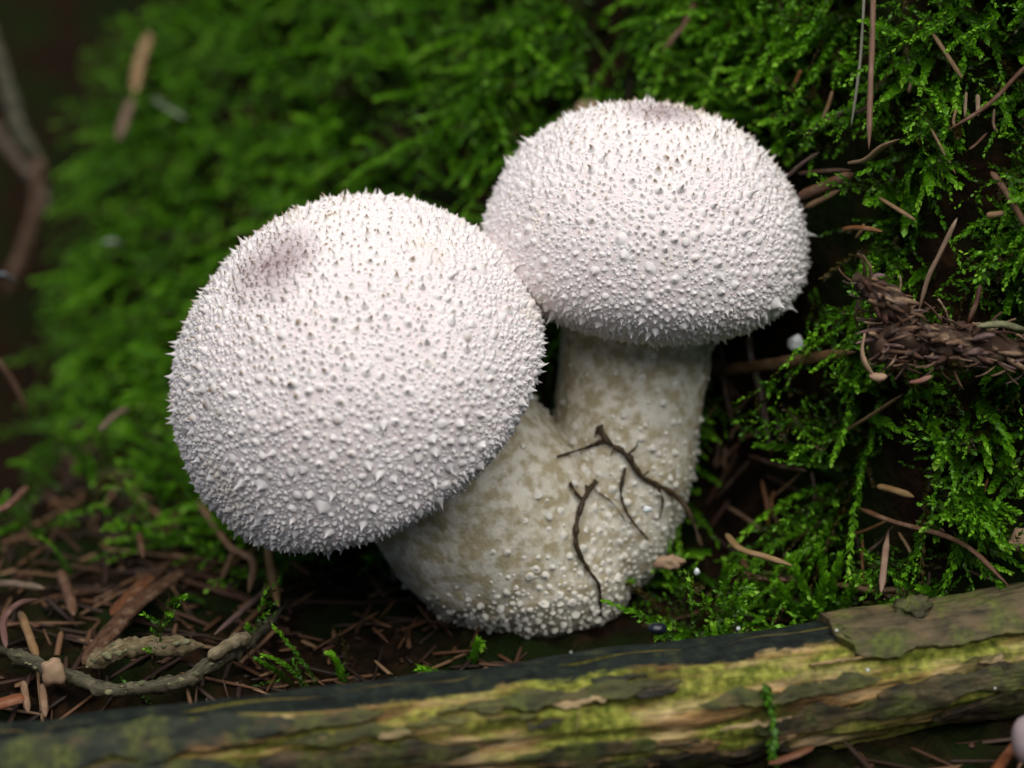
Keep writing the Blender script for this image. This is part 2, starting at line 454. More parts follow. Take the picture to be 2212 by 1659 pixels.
def puffball(px, py, depth, axis_cam, a, b, bl, stem_pts, seed, label):
    c = at(px, py, depth)
    n = (RGT * axis_cam[0] + UPV * axis_cam[1] - FWD * axis_cam[2]).normalized()
    sp = [at(*q[:3]) for q in stem_pts]; sr = [q[3] for q in stem_pts]
    base = Vector((sp[-1].x, sp[-1].y, float(height(sp[-1].x, sp[-1].y))))
    root = empty('puffball_mushroom', base)
    tag(root, label, 'mushroom', 'pair of joined puffballs')
    u = n.cross(Vector((0, 1, 0.3))).normalized(); v = n.cross(u)
    r_ = random.Random(seed)
    def surf(d):
        """d unit vector in the (u, v, n) frame -> world point"""
        h = d[2]
        bb = b if h > 0 else bl
        fx = 1 / math.sqrt((d[0] ** 2 + d[1] ** 2) / a ** 2 + h * h / bb ** 2)
        q = Vector((d[0], d[1], d[2]))
        lump = 1 + .022 * noise.noise(q * 1.6 + Vector((seed, 0, 0))) + .007 * noise.noise(q * 5 + Vector((0, seed, 0)))
        return c + (u * d[0] + v * d[1] + n * d[2]) * (fx * lump)
    def normal(d):
        e = .02
        t1 = Vector((1, 0, 0)) if abs(d[0]) < .8 else Vector((0, 1, 0))
        dv = Vector(d); t1 = (t1 - dv * t1.dot(dv)).normalized(); t2 = dv.cross(t1)
        A = surf((dv + t1 * e).normalized()) - surf((dv - t1 * e).normalized())
        B = surf((dv + t2 * e).normalized()) - surf((dv - t2 * e).normalized())
        m = A.cross(B).normalized()
        return m if m.dot(surf(dv) - c) > 0 else -m
    CAPS.append((np.array(c), a))
    # cap body
    bm = bmesh.new(); bmesh.ops.create_icosphere(bm, subdivisions=6, radius=1)
    bm.verts.ensure_lookup_table()
    D = [vv.co.normalized() for vv in bm.verts]
    F = np.array([[x.index for x in f.verts] for f in bm.faces]); bm.free()
    ap = []
    for d in D:
        ang = math.acos(max(-1, min(1, d.z)))
        ap.append(max(0, 1.2 - ang / .22 + .5 * noise.noise(d * 5 + Vector((seed, 3, 1)))) if ang < .5 else 0)
    ap = np.clip(np.array(ap), 0, 1)
    cap = link('cap', mk_mesh('cap', rel([surf(d) for d in D], base), F, M['cap'], True, {'apex': ap}), root)
    # spines: dart throwing, three sizes
    po = Poisson(.1); items = []
    def throw(count, fn):
        for _ in range(count):
            z = r_.uniform(-.93, 1); t = r_.uniform(0, 6.2832); s = math.sqrt(1 - z * z)
            d = (s * math.cos(t), s * math.sin(t), z)
            ang = math.acos(z)
            q = fn(ang)
            if q is None: continue
            kind, rb, hh, clear = q
            p = surf(d)
            if po.ok(tuple(p), rb * clear): items.append((d, p, kind, rb, hh, ang))
    def big(ang):
        if r_.random() < (.35 if ang < 1.2 else .5): return None
        k = 'spike' if r_.random() < (.85 if ang < .7 else .5 if ang < 1.2 else .35) else ('cone' if r_.random() < .85 else 'wart')
        rb = r_.uniform(.040, .062) * (1.0 if ang > .35 else .85)
        if r_.random() < .05: rb *= 1.35
        hh = {'spike': r_.uniform(.075, .125), 'cone': r_.uniform(.05, .085), 'wart': r_.uniform(.035, .058)}[k]
        if r_.random() < (.05 if ang < .6 else .12) and ang < 1.9: k = 'spike'; hh = r_.uniform(.12, .18)
        return k, rb, hh, 1.22
    def mid(ang):
        rb = r_.uniform(.024, .042)
        k = 'cone' if r_.random() < .6 else ('spike' if r_.random() < .6 else 'wart')
        return k, rb, {'spike': r_.uniform(.05, .085), 'cone': r_.uniform(.036, .06), 'wart': r_.uniform(.022, .036)}[k], 1.02
    def small(ang):
        rb = r_.uniform(.014, .028)
        return ('grain', rb, rb * r_.uniform(.5, 1.0), .90)
    A4 = int(a * a * 1.0 * 700)
    throw(int(A4 * .55), big); throw(int(A4 * 4.0), mid); throw(int(A4 * 13), small)
    kinds = {'spike': [spine_geo(8, 'spike', bd, i) for i, bd in enumerate((-.9, -.45, .1, .5, 1.0))],
             'cone': [spine_geo(7, 'cone', bd, 20 + i) for i, bd in enumerate((-.5, -.1, .3, .7))],
             'wart': [spine_geo(7, 'wart', bd, 40 + i) for i, bd in enumerate((-.3, .1, .35))],
             'grain': [spine_geo(5, 'grain', bd, 60 + i) for i, bd in enumerate((-.2, .2))]}
    NR = [normal(it[0]) for it in items]
    browns = []
    for it in items:
        x = max(0, 1 - it[5] / .30) ** .5 * r_.uniform(.7, 1.1)
        browns.append(min(1, x))
    tips = [min(1, max(.12, (1.25 - .55 * it[5])) * r_.uniform(.45, 1.15)) if it[2] in ('spike', 'cone') else r_.uniform(.1, .45) for it in items]
    # the 300 that show largest become parts of their own
    score = []
    for i, it in enumerate(items):
        f = NR[i].dot((CAM - it[1]).normalized())
        hidden = f < .12
        score.append(-1 if hidden else it[3] * (.35 + f) + .2 * it[4])
    order = sorted(range(len(items)), key=lambda i: -score[i])
    own = set(i for i in order[:300] if score[i] > 0)
    shared = {}
    for i in sorted(own):
        d, p, kind, rb, hh, ang = items[i]
        vi = r_.randrange(len(kinds[kind])); lv = (round(browns[i] * 3) / 3, round(tips[i] * 3) / 3)
        key = (kind, vi, lv)
        if key not in shared:
            PV, PF, PT = kinds[kind][vi]
            shared[key] = mk_mesh('spine', PV, PF, M['spine'], True, {'tip': PT * lv[1], 'brown': np.full(len(PT), lv[0] * .95), 'up': np.tile((0., 0., 1.), (len(PT), 1))})
        o = bpy.data.objects.new('spine', shared[key]); COL.objects.link(o)
        nn = (NR[i] + Vector((r_.gauss(0, .16), r_.gauss(0, .16), r_.gauss(0, .16)))).normalized()
        q = nn.to_track_quat('Z', 'Y') @ Quaternion((0, 0, 1), r_.uniform(0, 6.28))
        o.parent = cap
        o.matrix_local = Matrix.LocRotScale(p - base, q, Vector((rb, rb, hh)))
    Vs, Fs, Ts, Bs, Us = [], [], [], [], []; off = 0
    groups = {}
    for i, it in enumerate(items):
        if i not in own: groups.setdefault((it[2], r_.randrange(len(kinds[it[2]]))), []).append(i)
    for (kind, vi), ids in groups.items():
        PV, PF, PT = kinds[kind][vi]
        pos = np.array([items[i][1] - base for i in ids])
        nn = np.array([NR[i] for i in ids]) + np.random.default_rng(seed + vi).normal(0, .15, (len(ids), 3))
        nn /= np.linalg.norm(nn, axis=1, keepdims=True)
        fr = frames(nn, np.array([r_.uniform(0, 6.28) for _ in ids]))
        sc = np.array([(items[i][3], items[i][3], items[i][4]) for i in ids])
        V, F = batch(PV, PF, pos, fr, sc)
        Vs.append(V); Fs.append(F + off); off += len(V)
        Ts.append((np.array([tips[i] for i in ids])[:, None] * PT[None]).ravel() * (.5 if kind == 'grain' else 1))
        Us.append(np.repeat(np.array([NR[i] for i in ids]), len(PT), axis=0))
        Bs.append(np.repeat(np.array([browns[i] for i in ids]), len(PT)) * .95)
    o = link('small_spines', mk_mesh('small_spines', np.concatenate(Vs), np.concatenate(Fs), M['spine'], True,
             {'tip': np.concatenate(Ts), 'brown': np.concatenate(Bs), 'up': np.concatenate(Us)}), cap)
    o['kind'] = 'stuff'
    # stem
    N = 60
    P = catmull(sp, N); rr = np.interp(np.linspace(0, 1, N + 1), np.linspace(0, 1, len(sr)), sr)
    k = np.array([.25, .5, .25])
    for _ in range(6): rr[1:-1] = np.convolve(rr, k, 'valid')
    tail = 14                     # round off the foot
    for i in range(tail):
        t = (i + 1) / tail; rr[N + 1 - tail + i] *= math.sqrt(max(0.02, 1 - t ** 2.6))
    V, F, A = tube(P, list(rr), 64, .055, seed, 1, .9)
    V = [vv + (vv - P[i // 64]).normalized() * (.020 * noise.noise(vv * 6)) for i, vv in enumerate(V)]
    stem = link('stem', mk_mesh('stem', rel(V, base), F, M['stem'], True), root)
    bvh = BVHTree.FromPolygons(V, F)
    # warts on the stem
    pw = Poisson(.1); W = []
    lo = int(N * .18)
    for _ in range(9000):
        i = r_.randrange(lo, N - 2); j = r_.randrange(64)
        f = i / N
        if r_.random() > (.015 + 1.2 * max(0, f - .42)): continue
        p = V[i * 64 + j].lerp(V[(i + 1) * 64 + (j + 1) % 64], r_.random())
        nn = (p - P[i]).normalized()
        rb = r_.choice((.018, .024, .03, .04)) * r_.uniform(.8, 1.2)
        if pw.ok(tuple(p), rb * 1.35): W.append((p, nn, rb, rb * r_.uniform(.6, 1.7)))
    W.sort(key=lambda q: -(q[2] if q[1].dot((CAM - q[0]).normalized()) > .1 else 0))
    wg = []
    for i, kk in enumerate(('wart', 'cone', 'wart')):
        PV, PF, PT = spine_geo(8, kk, .3, 80 + i)
        PV[:8, :2] *= 1.35
        wg.append(mk_mesh('wart', PV, PF, M['wart'], True, {'tip': PT * .3, 'brown': np.zeros(len(PT)), 'up': np.tile((0., 0., 1.), (len(PT), 1))}))
    for p, nn, rb, hh in W[:130]:
        o = bpy.data.objects.new('wart', r_.choice(wg)); COL.objects.link(o); o.parent = stem
        q = (nn + Vector((r_.gauss(0, .2), r_.gauss(0, .2), r_.gauss(0, .2)))).normalized().to_track_quat('Z', 'Y') @ Quaternion((0, 0, 1), r_.uniform(0, 6.28))
        o.matrix_local = Matrix.LocRotScale(p - base, q, Vector((rb, rb, hh)))
    rest = W[130:]
    PV, PF, PT = spine_geo(6, 'wart', .2, 90)
    PV[:6, :2] *= 1.35
    pos = np.array([q[0] - base for q in rest]); nn = np.array([q[1] for q in rest])
    Vw, Fw = batch(PV, PF, pos, frames(nn, rng.uniform(0, 6.28, len(rest))), np.array([(q[2], q[2], q[3]) for q in rest]))
    o = link('small_warts', mk_mesh('small_warts', Vw, Fw, M['wart'], True, {'tip': np.tile(PT * .3, len(rest)), 'brown': np.zeros(len(Vw)), 'up': np.repeat(nn, len(PT), axis=0)}), stem)
    o['kind'] = 'stuff'
    return root, bvh

pbL, bvhL = puffball(793, 838, 25.6, (-.44, .64, .63), 2.42, 2.30, .88,
    [(860, 880, 26.2, 1.35), (950, 980, 26.5, 1.40), (1060, 1100, 26.7, 1.46), (1150, 1210, 26.75, 1.34), (1195, 1300, 26.7, 1.12), (1215, 1385, 26.6, .85)], 3,
    'larger puffball, its spiny white cap leaning over with a bulging warty foot')
pbR, bvhR = puffball(1390, 540, 26.3, (.10, .92, .38), 2.07, 1.85, .98,
    [(1392, 600, 26.6, 1.10), (1378, 720, 26.8, 1.00), (1362, 850, 26.85, .97), (1332, 1000, 26.9, 1.0), (1292, 1150, 26.9, .98), (1262, 1290, 26.8, .80)], 5,
    'smaller puffball standing upright, flatter pinkish white cap on a plain pale stem')

# dark rootlets lying over the feet of the puffballs
def on_stem(px, py, lift):
    r = ray(px, py).normalized(); best = None
    for bv in (bvhL, bvhR):
        h = bv.ray_cast(CAM, r)
        if h[0] is not None and (best is None or h[3] < best): best = h[3]
    if best is None: return None
    return CAM + r * (best - lift)
def rootlet(paths, label, group=None):
    P0 = None; o0 = None
    for k, (pts, wd) in enumerate(paths):
        Q = []; last = None
        for p in pts:
            h = on_stem(p[0], p[1], .07)
            d = (h - CAM).dot(FWD) if h else last
            if d is None:
                for q in pts:
                    h2 = on_stem(q[0], q[1], .07)
                    if h2: d = (h2 - CAM).dot(FWD); break
            last = d; Q.append(at(p[0], p[1], d - (p[2] if len(p) > 2 else 0)))
        C = catmull(Q, 14 * len(Q)); n = len(C)
        R = [wd * .5 * PXCM * 26 * .92 * (1 - .5 * i / n) * (1 + .6 * noise.noise(C[i] * 9)) for i in range(n)]
        V, F, A = tube(C, R, 8, .45, k, 1, 14)
        if P0 is None:
            P0 = Q[0]; o0 = empty('rootlet', P0); tag(o0, label, 'rootlet', group)
        link('strand' if k == 0 else 'side_strand', mk_mesh('strand', rel(V, P0), F, M['root'], True, {'st': A}), o0)
rootlet([([(1294, 920), (1310, 950), (1354, 983), (1387, 1029), (1454, 1066), (1490, 1110), (1515, 1180)], 17),
         ([(1310, 950), (1257, 970), (1204, 986)], 10),
         ([(1350, 1010), (1342, 1070), (1362, 1120), (1400, 1165)], 9),
         ([(1294, 920), (1284, 945)], 8), ([(1387, 1029), (1402, 1018)], 8), ([(1354, 983), (1372, 968), (1380, 950)], 6), ([(1330, 965), (1318, 985)], 6), ([(1420, 1048), (1432, 1085), (1425, 1120)], 7)],
        'forked dark brown rootlet hanging across the plain pale stem')
rootlet([([(1287, 1040), (1264, 1073), (1251, 1106), (1244, 1172), (1270, 1229), (1294, 1266), (1297, 1330)], 14),
         ([(1231, 1043), (1243, 1062), (1257, 1080)], 11), ([(1268, 1050), (1266, 1066)], 8),
         ([(1285, 1058), (1325, 1088), (1352, 1128)], 4)],
        'wavy upright dark rootlet against the bulging warty foot')

# ------------------------------------------------------------------ log
LA, LB = at(-260, 1822, 21.95), at(2560, 1380, 24.6)
LA.z = .15; LB.z = .78
LAX = (LB - LA); LLEN = LAX.length; LT = LAX.normalized()
LN = Vector((0, 0, 1)); LN = (LN - LT * LN.dot(LT)).normalized(); LF = LT.cross(LN)       # LF: away from or towards the camera
if LF.y > 0: LF = -LF
def log_r(s, th):
    f = max(0.0, s / LLEN)
    r = .60 + .23 * f ** .8 + .05 * math.sin(s * .8 + 1)
    q = Vector((s * .5, math.cos(th) * 1.1, math.sin(th) * 1.1))
    r *= 1 + .09 * noise.noise(q * 1.2)
    return r
def log_pt(s, th, off=0):
    cvt = LA + LT * s + LN * (.10 * math.sin(s * .45 + .5) - .05)
    return cvt + (LN * math.cos(th) + LF * math.sin(th)) * (log_r(s, th) + off)
logroot = empty('rotting_branch', LA.lerp(LB, .5) - Vector((0, 0, .8)))
tag(logroot, 'rotting branch with peeling bark and yellow green algae lying before the puffballs', 'branch')
LO = logroot.location
def log_core():
    nS, nT = 420, 96; V = []; A = []
    for i in range(nS):
        s = LLEN * i / (nS - 1)
        for j in range(nT):
            th = 2 * math.pi * j / nT
            g = Vector((s * .55, math.cos(th) * 4.2, math.sin(th) * 4.2))
            g2 = Vector((s * 1.4, math.cos(th) * 11, math.sin(th) * 11))
            rd = 1 - abs(noise.noise(g)) * 2
            off = -.07 * max(0, rd - .35) * 1.6 + .035 * noise.noise(g2) - .05
            # a deep lengthwise crack
            tc = 1.50 + .10 * math.sin(s * .7) + .06 * noise.noise(Vector((s * 2, 0, 0)))
            off -= .10 * math.exp(-((th - tc) / .05) ** 2) * (.5 + .5 * noise.noise(Vector((s * .5, 7, 0))) + .3)
            V.append(log_pt(s, th, off)); A.append((s, th * .75, 0))
    F = []
    for i in range(nS - 1):
        for j in range(nT):
            k = (j + 1) % nT
            F.append((i * nT + j, i * nT + k, (i + 1) * nT + k, (i + 1) * nT + j))
    F.append(tuple(reversed(range(nT)))); F.append(tuple((nS - 1) * nT + j for j in range(nT)))
    link('wood', mk_mesh('wood', rel(V, LO), F, M['wood'], True, {'st': A}), logroot)
log_core()
def plate(s0, s1, t0, t1, thick, color, alpha, seed, blunt=.0, name='bark_plate'):
    thick *= .55
    nu = max(12, int((s1 - s0) / .04)) + 2; nv = max(4, int((t1 - t0) / .06)) + 2; V = []; A = []
    for i in range(nu + 1):
        u = min(1.0, max(0.0, (i - 1) / (nu - 2))); s = s0 + (s1 - s0) * u
        e = min(1, min(u, 1 - u) / .22) if not blunt else min(1, min(u, 1 - u) / .03)
        e = math.sqrt(max(0, e))
        n0 = noise.noise(Vector((s * 2.2 + seed, 0, 0))) * .16 + noise.noise(Vector((s * 9 + seed, 0, 0))) * .05 + noise.noise(Vector((s * 23 + seed, 0, 0))) * .02
        n1 = noise.noise(Vector((s * 2.2 + seed, 9, 0))) * .16 + noise.noise(Vector((s * 9 + seed, 9, 0))) * .05 + noise.noise(Vector((s * 23 + seed, 9, 0))) * .02
        mid = (t0 + t1) / 2
        a = mid + (t0 - mid + n0) * e; b = mid + (t1 - mid + n1) * e
        if b - a < .03: a, b = mid - .015, mid + .015
        for j in range(nv + 1):
            v = (j - 1) / (nv - 2); v = min(1.0, max(0.0, v)); th = a + (b - a) * v
            rim = j in (0, nv) or i in (0, nu)
            off = thick * (-1.8 if rim else 1)
            sh = noise.noise(Vector((s * 7, th * 7, seed))) * .05
            curl = .02 * noise.noise(Vector((s * 1.5, th * 2, seed)))
            V.append(log_pt(s + ((1 - 2 * u) ** 8 * (noise.noise(Vector((th * 4, seed, 0))) * .22 + noise.noise(Vector((th * 15, seed, 0))) * .12)), th, off + curl + .022 * noise.noise(Vector((s * 5, th * 9, seed + 3))) + .012 * noise.noise(Vector((s * 10, th * 24, seed + 3)))))
            A.append((s, th * .75, 0))
    F = [(i * (nv + 1) + j, i * (nv + 1) + j + 1, (i + 1) * (nv + 1) + j + 1, (i + 1) * (nv + 1) + j) for i in range(nu) for j in range(nv)]
    me = mk_mesh(name, rel(V, LO), F, M['bark'], True, {'st': A}); me.set_sharp_from_angle(angle=math.radians(42))
    o = link(name, me, logroot)
    o.color = (*color, alpha); return o
def s_of(px):          # branch length position below a photograph column
    x = (px - 1106) / 1106 * HALF
    best, bs = 1e9, 0
    for i in range(300):
        s = LLEN * i / 299; p = log_pt(s, 1.0); q = p - CAM
        e = abs(q.dot(RGT) / q.dot(FWD) - x)
        if e < best: best, bs = e, s
    return bs
DK, OL, BR = (.024, .034, .025), (.085, .085, .024), (.12, .092, .045)
plate(s_of(1838), LLEN, -.9, .80, .07, BR, 1, 3, 1)
plate(0, s_of(640), .44, 1.02, .05, (.030, .040, .022), .75, 4)
plate(s_of(560), s_of(820), .60, .85, .04, OL, .9, 34)
plate(0, s_of(520), 1.08, 1.75, .05, (.034, .042, .020), .9, 5)
plate(s_of(480), s_of(1010), 1.25, 1.62, .04, (.035, .028, .014), .7, 6)
plate(s_of(620), s_of(900), .95, 1.12, .03, OL, 1, 7)
plate(s_of(1000), s_of(1480), .66, .86, .035, OL, 1, 8)
plate(s_of(1120), s_of(1420), 1.5, 1.75, .04, (.045, .048, .020), .9, 9)
plate(s_of(1500), s_of(1900), 1.02, 1.22, .035, OL, .8, 10)
plate(s_of(1640), s_of(2080), 1.42, 1.72, .04, (.05, .042, .018), .7, 11)
plate(s_of(1900), LLEN - .3, 1.22, 1.55, .05, (.075, .064, .026), .9, 12)
plate(s_of(2020), LLEN, 1.70, 2.3, .05, (.036, .024, .012), .6, 13)
plate(s_of(1050), s_of(1700), 1.85, 2.3, .05, (.028, .020, .010), .5, 14)
plate(s_of(300), s_of(1000), 1.80, 2.3, .05, (.026, .024, .010), .7, 15)
r_ = random.Random(5)
for k in range(34):                          # thin splinters and flakes of wood and bark
    s = s_of(r_.uniform(0, 2200)); th = r_.uniform(.55, 2.0)
    ln = r_.uniform(.25, .9); wd = r_.uniform(.04, .10)
    c = r_.choice([(.42, .28, .12), (.50, .36, .18), (.30, .17, .06), (.16, .15, .04), (.06, .045, .016), (.03, .03, .016)])
    plate(s, min(LLEN, s + ln), th, th + wd, r_.uniform(.012, .035), c, .25, 40 + k, 0, 'wood_splinter')
# knot on top near the right
kp = log_pt(s_of(2020), -.05, .05)
bm = bmesh.new(); bmesh.ops.create_icosphere(bm, subdivisions=4, radius=1)
V = []
for v in bm.verts:
    k_ = 1 + .45 * noise.noise(v.co * 1.7) + .22 * noise.noise(v.co * 5)
    V.append(kp + (LT * v.co.x * .22 + LF * v.co.y * .17 + LN * v.co.z * .12) * k_)
F = [tuple(q.index for q in f.verts) for f in bm.faces]; bm.free(); A = [((v - LA).dot(LT), v.z, 0) for v in V]
o = link('knot', mk_mesh('knot', rel(V, LO), F, M['bark'], True, {'st': A}), logroot); o.color = (.06, .05, .022, .9)
tag(o, 'dark round knot')

# ------------------------------------------------------------------ moss
def unit(v): return v / np.linalg.norm(v, axis=-1, keepdims=True)
def leaves(B, D, L, K, nl, size, seed):
    """moss strands: bases B, unit directions D, lengths L, bend vectors K; nl leaves each -> verts, tris, shade"""
    g = np.random.default_rng(seed)
    tipp = B + L[:, None] * (D + K * .5)
    ok = np.ones(len(B), bool)
    if len(B) > 1:
        for cc, ra in CAPS:
            for qq in (.35, .7, 1.0):
                pq = B + L[:, None] * (D * qq + K * qq * qq * .5) - cc
                tocam = unit(np.array(CAM) - cc)
                al_ = np.clip(pq @ tocam, 0, 6)[:, None]
                ok &= np.linalg.norm(pq - tocam * al_, axis=1) > ra + .12
        B, D, L, K, size = B[ok], D[ok], L[ok], K[ok], size[ok]
    N = len(B)
    t = (np.arange(nl)[None] + g.uniform(0, .6, (N, nl))) / nl
    P = B[:, None] + L[:, None, None] * (D[:, None] * t[..., None] + K[:, None] * (t ** 2)[..., None] * .5)
    T = D[:, None] + K[:, None] * t[..., None]
    T /= np.linalg.norm(T, axis=2, keepdims=True)
    ref = g.normal(size=(N, 1, 3)); U = np.cross(T, ref + 0 * T); U /= np.linalg.norm(U, axis=2, keepdims=True)
    W = np.cross(T, U)
    ph = (np.arange(nl) * 2.3999)[None] + g.uniform(0, 6.28, (N, 1)) + g.normal(0, .25, (N, nl))
    R = U * np.cos(ph)[..., None] + W * np.sin(ph)[..., None]
    S = np.cross(T, R)
    al = g.normal(.68, .18, (N, nl)) * (1 - .5 * t)
    X = T * np.cos(al)[..., None] + R * np.sin(al)[..., None]
    Nn = np.cross(S, X)
    ln = (size[:, None] * g.uniform(.75, 1.2, (N, nl)) * (1.05 - .35 * t))[..., None]
    wd = ln * g.uniform(.25, .36, (N, nl))[..., None]
    v0 = P - T * ln * .1
    vl = P + X * ln * .45 + S * wd + Nn * wd * .35
    vr = P + X * ln * .45 - S * wd + Nn * wd * .35
    vt = P + X * ln + Nn * ln * .14
    V = np.stack([v0, vl, vr, vt], 2).reshape(-1, 3)
    i = np.arange(N * nl)[:, None] * 4
    F = np.stack([i + [0, 2, 3], i + [0, 3, 1]], 1).reshape(-1, 3)
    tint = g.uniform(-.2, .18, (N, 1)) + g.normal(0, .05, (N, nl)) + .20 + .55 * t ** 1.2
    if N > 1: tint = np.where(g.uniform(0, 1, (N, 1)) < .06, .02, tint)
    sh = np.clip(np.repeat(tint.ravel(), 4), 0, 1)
    return V, F, sh

# places without moss: bare litter, the mushrooms, the branch (world positions on the floor)
BARE = [(hit(px, py), px, py, r) for px, py, r in
        [(150, 1370, 1.8), (330, 1320, 1.0), (560, 1350, 1.2), (30, 1290, 1.0), (760, 1290, 1.4), (1630, 930, 1.0), (1610, 840, .9), (1720, 1010, .6), (1800, 440, .5), (1880, 470, .4), (1180, 840, .6), (1560, 1180, .5),
         (1900, 1180, .55), (1650, 1240, .5), (2080, 730, .5), (20, 250, 1.6), (90, 60, 2.0), (1950, 1110, .4), (1420, 1300, .6), (1840, 1290, .4)]]
BARE = [(*at(px, py, d)[:2], r) for d, px, py, r in BARE] + [(.75, .2, 1.7), (0.1, .4, 1.3)]
def moss_keep(x, y):
    d = y - foot(x)
    den = sstep(-1.9 - 1.9 * sstep(-.5, -2.5, x), .3 - 1.6 * sstep(-.5, -2.5, x), d) * .95 + .05
    den = den * (1 - .85 * sstep(-6.3, -7.6, x))
    den = np.where(x > 2.2, np.maximum(den, .55 * sstep(-2.6, -1.9, y)), den)
    for bx, by, r in BARE:
        q = np.hypot(x - bx, y - by) / r
        den = den * sstep(.55, 1.05, q)
    den = den * (.06 + .94 * sstep(-.55, .15, wob(x * .9 + 3, y * .9, _w2)))
    den = den * (1 - .35 * sstep(1.5, 3, x) * sstep(3.2, 1.2, height(x, y)))
    bs = (x - LA.x) * LT.x + (y - LA.y) * LT.y
    bd = np.abs(-(x - LA.x) * LT.y + (y - LA.y) * LT.x)
    den = np.where(bd < .95, 0, den)
    return np.where(y < -2.2 , den * .3, den)
def gradh(x, y):
    e = .05
    return np.stack([(height(x + e, y) - height(x - e, y)) / (2 * e), (height(x, y + e) - height(x, y - e)) / (2 * e)], -1)
def moss_bases(n, seed):
    g = np.random.default_rng(seed)
    x = g.uniform(-11.5, 9.5, n); y = g.uniform(-3.6, 14, n)
    gr = gradh(x, y)
    area = np.sqrt(1 + (gr ** 2).sum(1))
    z = height(x, y)
    # inside the wider view
    q = np.stack([x - CAM.x, y - CAM.y, z - CAM.z], -1)
    dep = q @ np.array(FWD); sx = q[:, 0] / dep / HALF; sy = (q @ np.array(UPV)) / dep / HALF
    inview = (np.abs(sx) < 1.35) & (np.abs(sy) < 1.02)
    falloff = np.where(dep > 31, .6, 1.0)
    k = (g.uniform(0, 2.6, n) < area * moss_keep(x, y) * falloff) & inview
    x, y, z, gr = x[k], y[k], z[k], gr[k]
    nrm = np.concatenate([-gr, np.ones((len(x), 1))], 1); nrm /= np.linalg.norm(nrm, axis=1, keepdims=True)
    return np.stack([x, y, z], -1), nrm
def moss():
    out = []
    g = np.random.default_rng(21)
    # short underlayer of older growth, darkened in colour to shade the gaps
    P, nr = moss_bases(22000, 1)
    N = len(P)
    D = unit(nr * .8 + g.normal(0, .5, (N, 3)) + np.array([0, -.15, .1]))
    v, f, sh = leaves(P - nr * .05, D, g.uniform(.3, .7, N), g.normal(0, .35, (N, 3)) + np.array([0, 0, -.1]), 22, g.uniform(.06, .10, N), 2)
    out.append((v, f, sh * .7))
    n1 = N
    # rope-like shoots; neighbours lean the same way, arching outward and down
    P, nr = moss_bases(23000, 3)
    N = len(P)
    lean = np.stack([wob(P[:, 0] * .9, P[:, 1] * .9 + P[:, 2], _w2), np.zeros(N) - .25, wob(P[:, 0] * .8 + 9, P[:, 2] * .9, _w2) * .5 - .1], -1) * .55
    D = unit(nr * .9 + lean + g.normal(0, .28, (N, 3)))
    K = np.array([0, -.15, -.9]) * g.uniform(.2, 1.4, (N, 1)) + lean * .5 + g.normal(0, .2, (N, 3))
    L = g.uniform(.6, 1.5, N)
    out.append(leaves(P, D, L, K, 60, g.uniform(.075, .155, N), 4))
    n2 = N
    # feather shoots: an axis with side branches
    P, nr = moss_bases(8000, 5)
    N = len(P)
    D = unit(nr * .7 + g.normal(0, .55, (N, 3)) + np.array([-.15, -.2, .1]))
    K = np.array([0, -.1, -.6]) * g.uniform(.2, 1.2, (N, 1)) + g.normal(0, .2, (N, 3))
    L = g.uniform(1.1, 1.9, N)
    out.append(leaves(P, D, L, K, 34, g.uniform(.075, .105, N), 6))
    for b in range(9):
        t = .22 + .075 * b
        Bp = P + L[:, None] * (D * t + K * t * t * .5); Tt = unit(D + K * t)
        sd = unit(np.cross(Tt, nr + g.normal(0, .15, (N, 3)))) * (1 if b % 2 else -1)
        Db = unit(Tt * .75 + sd * .8 + g.normal(0, .12, (N, 3)))
        out.append(leaves(Bp, Db, g.uniform(.25, .5, N) * (1.15 - .6 * t), np.zeros((N, 3)) + g.normal(0, .15, (N, 3)), 12, g.uniform(.065, .095, N), 30 + b))
    V = []; F = []; S = []; off = 0
    for v, f, s in out:
        V.append(v); F.append(f + off); S.append(s); off += len(v)
    V = np.concatenate(V)
    keep = np.ones(len(V), bool)
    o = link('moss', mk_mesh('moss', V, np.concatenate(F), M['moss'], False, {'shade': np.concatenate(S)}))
    tag(o, 'green feathery moss covering the bank behind the puffballs', 'moss', None, 'stuff')
    print('MOSS', n1, n2, N, 'tris', sum(len(f) for f in F))
moss()

# single moss shoots that stand out of the carpet
def moss_shoot(P, size, nl, label, group, wl=.11, seed=0, bright=.25):
    C = catmull(P, 14); base = C[0]
    o = empty('moss_shoot', base); tag(o, label, 'moss shoot', group)
    V, F, A = tube(C, [.02 * (1 - .7 * i / 14) for i in range(15)], 5)
    link('stalk', mk_mesh('stalk', rel(V, base), F, M['moss'], True, {'shade': np.full(len(V), .35)}), o)
    # leaves segment by segment along the curve
    Vs, Fs, Ss = [], [], []; off = 0
    m = 7
    for i in range(m):
        a, b = C[2 * i], C[2 * i + 2]
        d = np.array([(b - a).normalized()]); L = np.array([(b - a).length])
        v, f, s = leaves(np.array([a - base]), d, L, np.zeros((1, 3)), max(4, nl // m), np.array([wl * (1.1 - .4 * i / m)]), seed * 31 + i)
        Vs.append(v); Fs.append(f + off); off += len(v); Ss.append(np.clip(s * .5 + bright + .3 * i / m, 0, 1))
    q = link('leaves', mk_mesh('leaves', np.concatenate(Vs), np.concatenate(Fs), M['moss'], False, {'shade': np.concatenate(Ss)}), o)
    q['kind'] = 'stuff'
